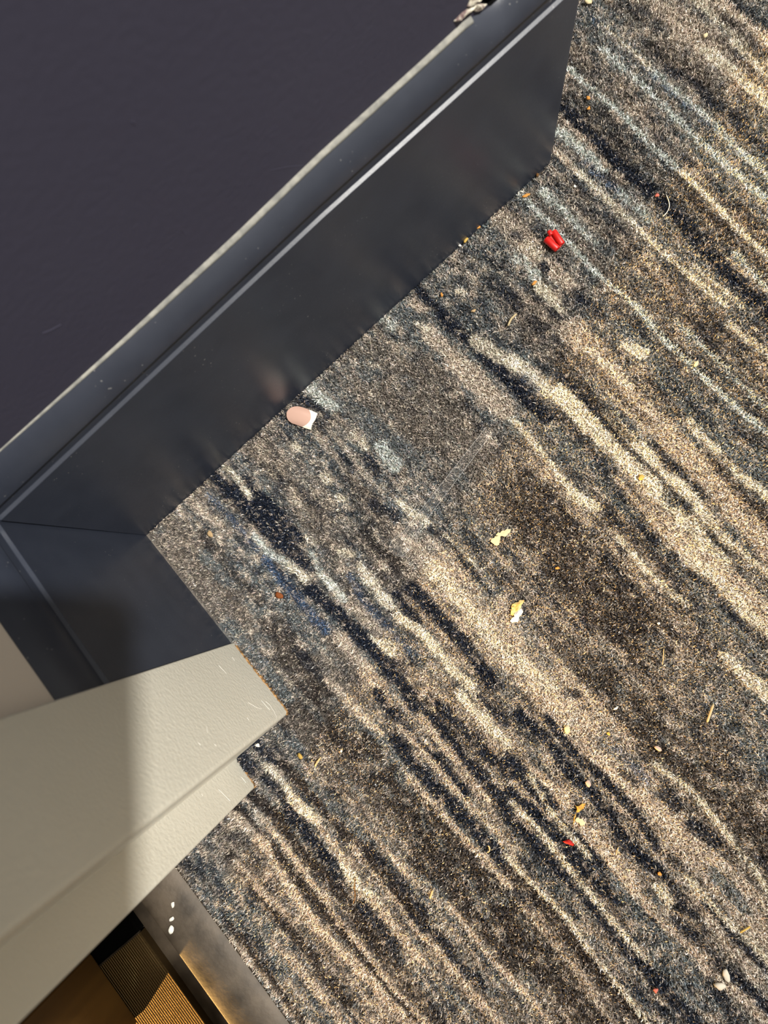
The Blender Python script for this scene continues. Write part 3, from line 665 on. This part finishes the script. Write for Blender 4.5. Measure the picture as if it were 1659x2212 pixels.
for row in DEBRIS.strip().split('\n'):
    q = row.split('|'); k = q[0]
    if k in 'GT':
        x, y = map(float, q[3].split(','))
        o = grain_mesh(snake(q[2]), x, y, -.35 if k == 'G' else (4.0-.0*y if y < -127 else 3.6), float(q[4]), float(q[6]), random.uniform(0, 3.1), M['d'+q[5]])
        if k == 'T': o.location.z = (np.interp(y, [p[0] for p in saddle[:9][::-1]], [p[1] for p in saddle[:9][::-1]])-.25)*S
        tag(o, q[1], q[2])
    elif k == 'S':
        c = np.array([float(t) for t in q[3].split(',')]).reshape(-1, 2); w = float(q[4])
        if len(c) > 2:                                        # a little smoother
            t = np.linspace(0, len(c)-1, 9)
            def cr(P, t):
                i = np.clip(t.astype(int), 0, len(P)-2); f = t-i
                p0 = P[np.maximum(i-1, 0)]; p1 = P[i]; p2 = P[i+1]; p3 = P[np.minimum(i+2, len(P)-1)]
                f = f[:, None]
                return .5*(2*p1+(p2-p0)*f+(2*p0-5*p1+4*p2-p3)*f**2+(3*p1-p0-3*p2+p3)*f**3)
            c = cr(c, t)
        V, F = tube([(a, b, .25+w*.4) for a, b in c], w/2)
        o = mesh_obj(snake(q[2]), V, F, M['d'+q[5]], smooth=True); recentre(o); tag(o, q[1], q[2])
    elif k == 'F':
        c = np.array([float(t) for t in q[3].split(',')]).reshape(-1, 2)
        o = flake_mesh(snake(q[2]), [tuple(p) for p in c], 0.0, float(q[4]), M['d'+q[5]]); recentre(o); tag(o, q[1], q[2])

# popped corn scrap: yellow hull with a white crumb
P2 = [[(167.43,140.05),(169.04,141.95),(169.57,141.48),(170.0,139.21),(170.96,138.12),(170.99,136.21),(170.92,133.9),(170.87,133.0),(171.43,132.27),(171.31,131.43),(169.73,131.64),(168.9,132.61),(168.24,133.78),(167.26,134.28),(166.64,135.78),(167.0,137.59),(167.9,138.93)],
      [(170.92,133.9),(170.99,136.21),(171.23,137.89),(173.34,137.33),(173.92,135.52),(174.04,134.0),(175.42,132.31),(175.62,131.43),(174.57,130.45),(174.36,129.93),(173.16,128.62),(172.44,129.02),(172.03,131.04),(172.22,131.82),(171.33,132.72)]]
cx, cy = np.mean(P2[0], 0)
scrap = tag(empty('food_scrap', (cx, cy, 0)), 'yellow and white food scrap on the cream stripe near the middle', 'food scrap')
flake_mesh('yellow_hull', P2[0], .1, 1.1, M['hull'], scrap, .6)['label'] = 'yellow hull'
flake_mesh('white_crumb', P2[1], .1, 1.0, M['dw'], scrap, .9)['label'] = 'white crumb'

# dry leaf with its stem
P3 = [[(266.44,91.76),(267.02,92.83),(267.11,94.88),(268.14,96.35),(268.62,95.52),(269.4,93.63),(269.17,91.71),(269.27,90.56),(268.81,89.64),(267.89,90.72)],
      [(268.69,89.48),(269.63,88.11),(270.45,86.59),(271.4,85.87),(272.25,84.71)],
      [(266.59,91.62),(265.5,91.52)]]
cx, cy = np.mean(P3[0], 0)
leaf = tag(empty('dry_leaf', (cx, cy, 0)), 'small yellow dry leaf on a thin stem at lower right', 'leaf')
flake_mesh('leaf_blade', P3[0], 1.0, .3, M['leaf'], leaf, .5)
mesh_obj('stem', *tube([(a, b, 1.2-.2*i) for i, (a, b) in enumerate(P3[1])], .28), M['leaf'], leaf, smooth=True)
mesh_obj('leaf_tip', *tube([(a, b, 1.2) for a, b in P3[2]], .25), M['leaf'], leaf, smooth=True)

# red plastic piece: two parallel rounded bars on a thin web, a short nub between
RB = [(26.75,288.41),(35.72,286.81),(27.13,282.54),(36.05,283.17),(25.18,286.41),(27.93,285.81)]
red = tag(empty('plastic_piece', (RB[1][0], RB[1][1], 0)), 'small bright red plastic piece of two rounded bars beside a pale stripe', 'plastic piece')
def capsule(a, b, r, z, sides=16):
    a = np.array((*a, z)); b = np.array((*b, z)); t = (b-a)/np.linalg.norm(b-a); s = np.cross(t, (0, 0, 1)); u = np.cross(s, t)
    V, F = [], []
    prof_ = [(0, .72), (.12, .93), (.35, 1.0), (1, 1)]
    L = np.linalg.norm(b-a)
    st = [(p*1.0, f) for p, f in prof_[:3]]+[(L-p*1.0, f) for p, f in prof_[:3][::-1]]
    for d, f in st:
        for k in range(sides):
            q = 2*math.pi*k/sides; V.append(a+t*d+r*f*(s*math.cos(q)+u*math.sin(q)))
    for i in range(len(st)-1):
        for k in range(sides): F.append((i*sides+k, i*sides+(k+1) % sides, (i+1)*sides+(k+1) % sides, (i+1)*sides+k))
    return V, F+[tuple(range(sides)), tuple(range((len(st)-1)*sides, len(st)*sides))]
b1 = mesh_obj('bar', *capsule(RB[2], RB[3], 1.95, 2.1), M['red'], red); shade_by_angle(b1, 50)
b2 = mesh_obj('bar', *capsule(RB[0], RB[1], 1.85, 1.9), M['red'], red); shade_by_angle(b2, 50)
b3 = mesh_obj('nub', *capsule(RB[4], RB[5], 1.35, 2.9), M['red'], red); shade_by_angle(b3, 50)
w0 = [RB[2], RB[3], RB[1], RB[0]]
mesh_obj('web', *prism(w0, .15, 1.5), M['red'], red)

# press-on nail, arched, with a white tip
NA, NB, N1, N2 = [np.array(p) for p in [(2.44,110.63),(17.51,118.49),(6.78,119.65),(10.7,109.49)]]
axis = NB-NA; NL = np.linalg.norm(axis); axis /= NL; side = np.array([-axis[1], axis[0]])
HW = abs((N1-N2)@side)/2; off = ((N1+N2)/2-NA)@side
nail = tag(empty('press_on_nail', (*(NA+axis*NL/2), 0)), 'pale pink press-on nail with white tip beside the dark baseboard', 'nail')
def nail_shell(s_of, name, m):
    V, F = [], []
    NS, NT = 14, 14
    for top in (1, 0):
        for i in range(NS+1):
            for j in range(NT+1):
                t = -1+2*j/NT; s0, s1 = s_of(t); s = s0+(s1-s0)*i/NS
                c = .5*NL*0
                hw = HW*(.985 if s > .36 else math.sqrt(max(0.0, 1-((.36-s)/.36)**2))*.985)
                hw *= 1-.05*max(0, s-.8)/.2
                bend = off*min(1, s/.45)
                zz = .3+3.0*math.sqrt(max(0, 1-(t*hw/HW*.93)**2))-1.05+.45*math.sin(math.pi*s)-(0 if top else .45)
                p = NA+axis*NL*s+side*(hw*t+bend); V.append((p[0], p[1], zz))
    k = NT+1; m0 = (NS+1)*k
    for q in (0, m0):
        for i in range(NS):
            for j in range(NT): F.append((q+i*k+j, q+i*k+j+1, q+(i+1)*k+j+1, q+(i+1)*k+j))
    rim = [i*k for i in range(NS+1)]+[NS*k+j for j in range(1, k)]+[i*k+NT for i in range(NS-1, -1, -1)]+[j for j in range(NT-1, 0, -1)]
    for a, b in zip(rim, rim[1:]+rim[:1]): F.append((a, b, b+m0, a+m0))
    o = mesh_obj(name, V, F, m, nail); shade_by_angle(o, 40); return o
smile = lambda t: .865-.20*t*t
nail_shell(lambda t: (0.003, smile(t)), 'nail_plate', M['nail'])['label'] = 'pink nail plate'
nail_shell(lambda t: (smile(t), 1.0+.012*math.sin(5*t)-.035*max(0, -t)), 'white_tip', M['tip'])['label'] = 'white tip'

# clear plastic stick lying on the pile
C0, C1, C2, C3, C4 = [np.array(p) for p in [(82.7,191.49),(90.84,187.39),(97.81,109.57),(104.18,122.82),(102.67,110.87)]]
ct = (C0+C1)/2; d = C4-ct; LL = np.linalg.norm(d); d /= LL; sdv = np.array([-d[1], d[0]])
prf = []
for t in np.linspace(0, 1, 14): prf.append((t*LL*.93, 2.3+.8*t))
prf += [(LL*.95, 3.9), (LL*.985, 4.9), (LL*1.02, 5.2), (LL*1.055, 4.6), (LL*1.075, 3.2), (LL*1.085, 1.2)]
def stick_ring(sec):
    V, F = [], []
    for s, hw in prf:
        c = ct+d*s
        for kx, off_, z in sec: p = c+sdv*(hw*kx+off_); V.append((p[0], p[1], z))
    k = len(sec)
    for i in range(len(prf)-1):
        for j in range(k): F.append((i*k+j, i*k+(j+1) % k, (i+1)*k+(j+1) % k, (i+1)*k+j))
    return V, F+[tuple(range(k)), tuple(range((len(prf)-1)*k, len(prf)*k))]
mid_ = ct+d*LL*.5
stick = tag(empty('plastic_stick', (mid_[0], mid_[1], 0)), 'clear see-through plastic stick with a rounded end lying on the carpet in the middle', 'plastic stick')
mesh_obj('stick_blade', *stick_ring([(-1, 0, .15), (-1, 0, .6), (1, 0, .6), (1, 0, .15)]), M['clear'], stick)
for sg in (-1, 1):
    mesh_obj('rim', *stick_ring([(sg, -.16, .65), (sg, -.1, .95), (sg, .1, .95), (sg, .16, .65)]), M['rim'], stick)

# the smartphone that takes the picture: out of the frame behind the lens, its shadow falls on the frame and skirting
phone = tag(empty('smartphone', (CAMP[0], CAMP[1], CAMP[2]+6)), 'black smartphone held level over the carpet behind the lens', 'phone')
R0, D0, Bk = CAMR[0], CAMR[1], -CAMR[2]
rc = 11.0; x0, x1, y0, y1 = -66.0, 10.0, -14.0, 148.0
outl = corner(x1-rc, y1-rc, rc, 0, 90)+corner(x0+rc, y1-rc, rc, 90, 180)+corner(x0+rc, y0+rc, rc, 180, 270)+corner(x1-rc, y0+rc, rc, 270, 360)
def slab(b0, b1, outl):
    n = len(outl)
    V = [tuple(CAMP+R0*a+D0*b+Bk*h) for h in (b0, b1) for a, b in outl]
    return V, [(i, (i+1) % n, n+(i+1) % n, n+i) for i in range(n)]+[tuple(range(n)), tuple(range(n, 2*n))]
mesh_obj('phone_body', *slab(3.5, 10.8, outl), M['phone'], phone)
mesh_obj('screen', *slab(10.85, 11.2, [(a*.97-.8, b*.98+1.3) for a, b in outl]), mat('phone_glass', rough=.08, linrgb=(.01, .01, .012)), phone)
mesh_obj('lens_ring', *slab(1.2, 3.45, [(7.5*math.cos(t), 7.5*math.sin(t)) for t in np.linspace(0, 2*math.pi, 24, endpoint=False)]), M['phone'], phone)

# the photographer's hand and forearm holding it, reaching in through the doorway, out of the frame too
M['skin'] = mat('skin', (196, 148, 122), rough=.55, spec=.35, Subsurface_Weight=.1)
hv, he, hr = [], [], []
def joint(a, d, f, r, prev=None):
    hv.append(tuple((CAMP+R0*a+D0*d-Bk*f)*S)); hr.append(r*S)
    if prev is not None: he.append((prev, len(hv)-1))
    return len(hv)-1
el = joint(92, 520, 46, 46)
fa = joint(58, 360, 34, 42, el)
wr = joint(28, 245, 27, 29, fa)
heel = joint(14, 205, 25, 26, wr)
for i, (dd, ln) in enumerate(((104, .95), (122, 1.0), (140, .96), (157, .9))):
    k0 = joint(-2, dd+40, 14, 12.0, heel)
    kn = joint(-10, dd+12, 10.5, 11.0, k0)
    p1 = joint(-46*ln, dd+4, 9.5, 8.6, kn)
    p2 = joint(-68, dd+1, 7.5, 8.0, p1)
    p3 = joint(-80, dd-1, -4, 7.6, p2)
    p4 = joint(-75, dd-3, -18, 7.0, p3)
    joint(-63, dd-6, -21, 6.4, p4)
t1 = joint(33, 176, 10, 16, heel)
t2 = joint(28, 158, -21, 11.5, t1)
t3 = joint(2, 140, -24.5, 9.5, t2)
joint(-16, 122, -23, 8.2, t3)
hm = bpy.data.meshes.new('person'); hm.from_pydata(hv, he, [])
hand = bpy.data.objects.new('person', hm); COL.objects.link(hand); hm.materials.append(M['skin'])
sk = hand.modifiers.new('skin', 'SKIN'); sk.use_smooth_shade = True
for i, v in enumerate(hm.skin_vertices[0].data):
    v.radius = (hr[i], hr[i]); v.use_root = (i == wr)
ss = hand.modifiers.new('smooth', 'SUBSURF'); ss.levels = 2; ss.render_levels = 2
tag(hand, 'bare hand and forearm holding the smartphone above the doorway', 'person')
